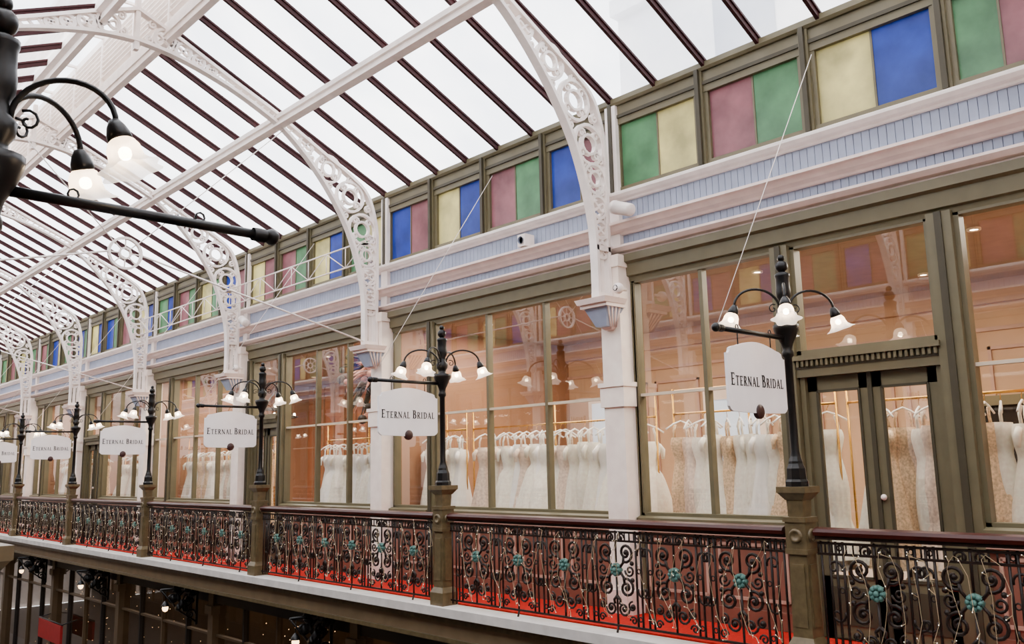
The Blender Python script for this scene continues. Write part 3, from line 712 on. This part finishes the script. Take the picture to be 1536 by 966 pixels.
# ---------------- ground level ----------------
mb = MB(); mb.box(-6, 14, YA, YB, -4.4, -4.2, TILE); obj('floor_ground', mb)
mb = MB()
mb.box(9.5, 9.7, YA, YB, -4.2, -.42, LFRAME)
mb.box(7.35, 7.5, YA, YB, -.75, -.42, DARKW); mb.box(7.3, 7.5, YA, YB, -4.2, -3.6, DARKW)
for k in range(K0, K1):
    y = yc(k); mb.box(7.3, 7.55, y-.10, y+.10, -4.2, -.42, LFRAME); mb.box(7.25, 7.55, y-.14, y+.14, -.95, -.8, LFRAME)
    for j in range(1, 4):
        yy = y+j*B/4; mb.box(7.36, 7.46, yy-.025, yy+.025, -3.6, -.75, LFRAME if j == 2 else DARKW)
    mb.box(7.37, 7.45, y, y+B, -1.35, -1.31, LFRAME)
mb.add([(7.42, YA, -3.6), (7.42, YB, -3.6), (7.42, YB, -.75), (7.42, YA, -.75)], [(0, 1, 2, 3)], GLASSD)
me = mb.mesh('wall_ground'); obj('wall_ground', me); obj('wall_ground', me, mirror=True)
mb = MB()
def TT(p, rr=.018): mb.sweep([(a, 0, b) for a, b in p], rr, BLACK, 6)
TT([(0, -.45), (0, -1.2)], .026); TT([(0, -.5), (-.7, -.5)], .022)
TT(spiral(-.2, -.72, .17, 90, 1.7, 1)); TT(spiral(-.47, -.66, .12, 90, 1.6, -1)); TT(spiral(-.12, -1.0, .1, 0, 1.5, 1)); TT([(0, -1.15), (-.35, -.9), (-.7, -.5)])
for j in range(30):
    a = j*.9; rr = .12+.12*((j*7) % 5)/5
    mb.lathe([(.001, 0), (.05, .02), (.065, .06), (.02, .13)], (-.25-rr*math.cos(a), .09*math.sin(a*2), -.74+rr*math.sin(a)), BLACK, 7)
mb.sweep([(-.6, 0, -.5), (-.6, 0, -.75)], .008, BLACK, 5)
mb.lathe([(.001, -.70), (.03, -.72), (.07, -.78), (.075, -.80)], (-.6, 0, 0), BLACK, 12)
mb.lathe([(.05, -.80), (.055, -.84), (.04, -.88), (.001, -.90)], (-.6, 0, 0), AMBER, 12)
BR = mb.mesh('scroll_bracket_lantern')
for k in range(K0, 7): both('scroll_bracket_lantern', BR, (7.3, yc(k)+.6, 0))
mb = MB(); r = random.Random(5)
for i in range(420):
    mb.octa((r.uniform(7.8, 9.3), r.uniform(10.5, 15.5) if i % 3 else r.uniform(16, 30), r.uniform(-3.2, -.8)), .008, AMBER)
obj('shop_fairy_curtain', mb)
mb = MB(); mb.box(-.03, .03, -.9, .9, -.45, .0, REDB); mb.sweep([(0, -.95, .02), (0, .95, .02)], .02, BLACK, 6)
for yy in (-.9, .9): mb.sweep([(0, yy, .02), (.35, yy, .1)], .015, BLACK, 5)
obj('red_banner', mb, (7.05, 24.6, -2.0))

for nm, y in (('wall_front', YA-.4), ('wall_end', YB+.2)):
    mb = MB(); mb.box(-5, 12.4, y, y+.2, -4.2, 9.2, CREAM); obj(nm, mb)
mb = MB()
mb.box(15, 20, -10, 12, -4, 12.5, STONE); mb.box(14.7, 15, -10, 12, 11.9, 12.3, STONE); mb.box(14.75, 15, -10, 12, 8.6, 8.9, STONE)
for i in range(6):
    mb.box(14.95, 15.02, -8+i*3.2, -6.6+i*3.2, 9.4, 11.4, LILACD)
obj('neighbouring_building', mb)

# ---------------- lights ----------------
def area(name, loc, sx, sy, e, col, rot=(0, 0, 0)):
    l = bpy.data.lights.new(name, 'AREA'); l.shape = 'RECTANGLE'; l.size = sx; l.size_y = sy; l.energy = e; l.color = col
    o = bpy.data.objects.new(name, l); C.objects.link(o); o.location = loc; o.rotation_euler = rot
for k in range(-1, 7):
    area('shop_ceiling_light', (9.1, yc(k-1)+B/2, 3.80), 1.9, 3.8, 300, (1, .88, .72))
for k in range(1, 6):
    area('ground_shop_light', (8.5, yc(k-1)+B/2, -.5), 1, 3, 16, (1, .62, .3))
w = bpy.data.worlds.new('overcast_sky'); bpy.context.scene.world = w; w.use_nodes = True; nt = w.node_tree
bg = nt.nodes['Background']; tc = nt.nodes.new('ShaderNodeTexCoord'); no = nt.nodes.new('ShaderNodeTexNoise'); no.inputs['Scale'].default_value = 3
cr_ = nt.nodes.new('ShaderNodeValToRGB'); cr_.color_ramp.elements[0].color = (.93, .94, .98, 1); cr_.color_ramp.elements[1].color = (1, .985, .97, 1)
nt.links.new(tc.outputs['Generated'], no.inputs['Vector']); nt.links.new(no.outputs['Fac'], cr_.inputs['Fac']); nt.links.new(cr_.outputs['Color'], bg.inputs['Color'])
bg.inputs['Strength'].default_value = 7.2

# ---------------- camera ----------------
th_, p_, roll = math.radians(43.4), math.radians(9.37), .022
F = Vector((math.sin(th_)*math.cos(p_), math.cos(th_)*math.cos(p_), math.sin(p_)))
R = Vector((math.cos(th_), -math.sin(th_), 0)); U = R.cross(F)
R2 = (R-roll*U).normalized(); U2 = (U+roll*R).normalized()
cam = bpy.data.cameras.new('camera'); co = bpy.data.objects.new('camera', cam); C.objects.link(co)
M = Matrix((R2, U2, -F)).transposed().to_4x4(); M.translation = Vector((0, 0, 1.64)); co.matrix_world = M
cam.sensor_width = 36; cam.lens = 1300/1536*36; cam.clip_start = .02; cam.clip_end = 200
bpy.context.scene.camera = co
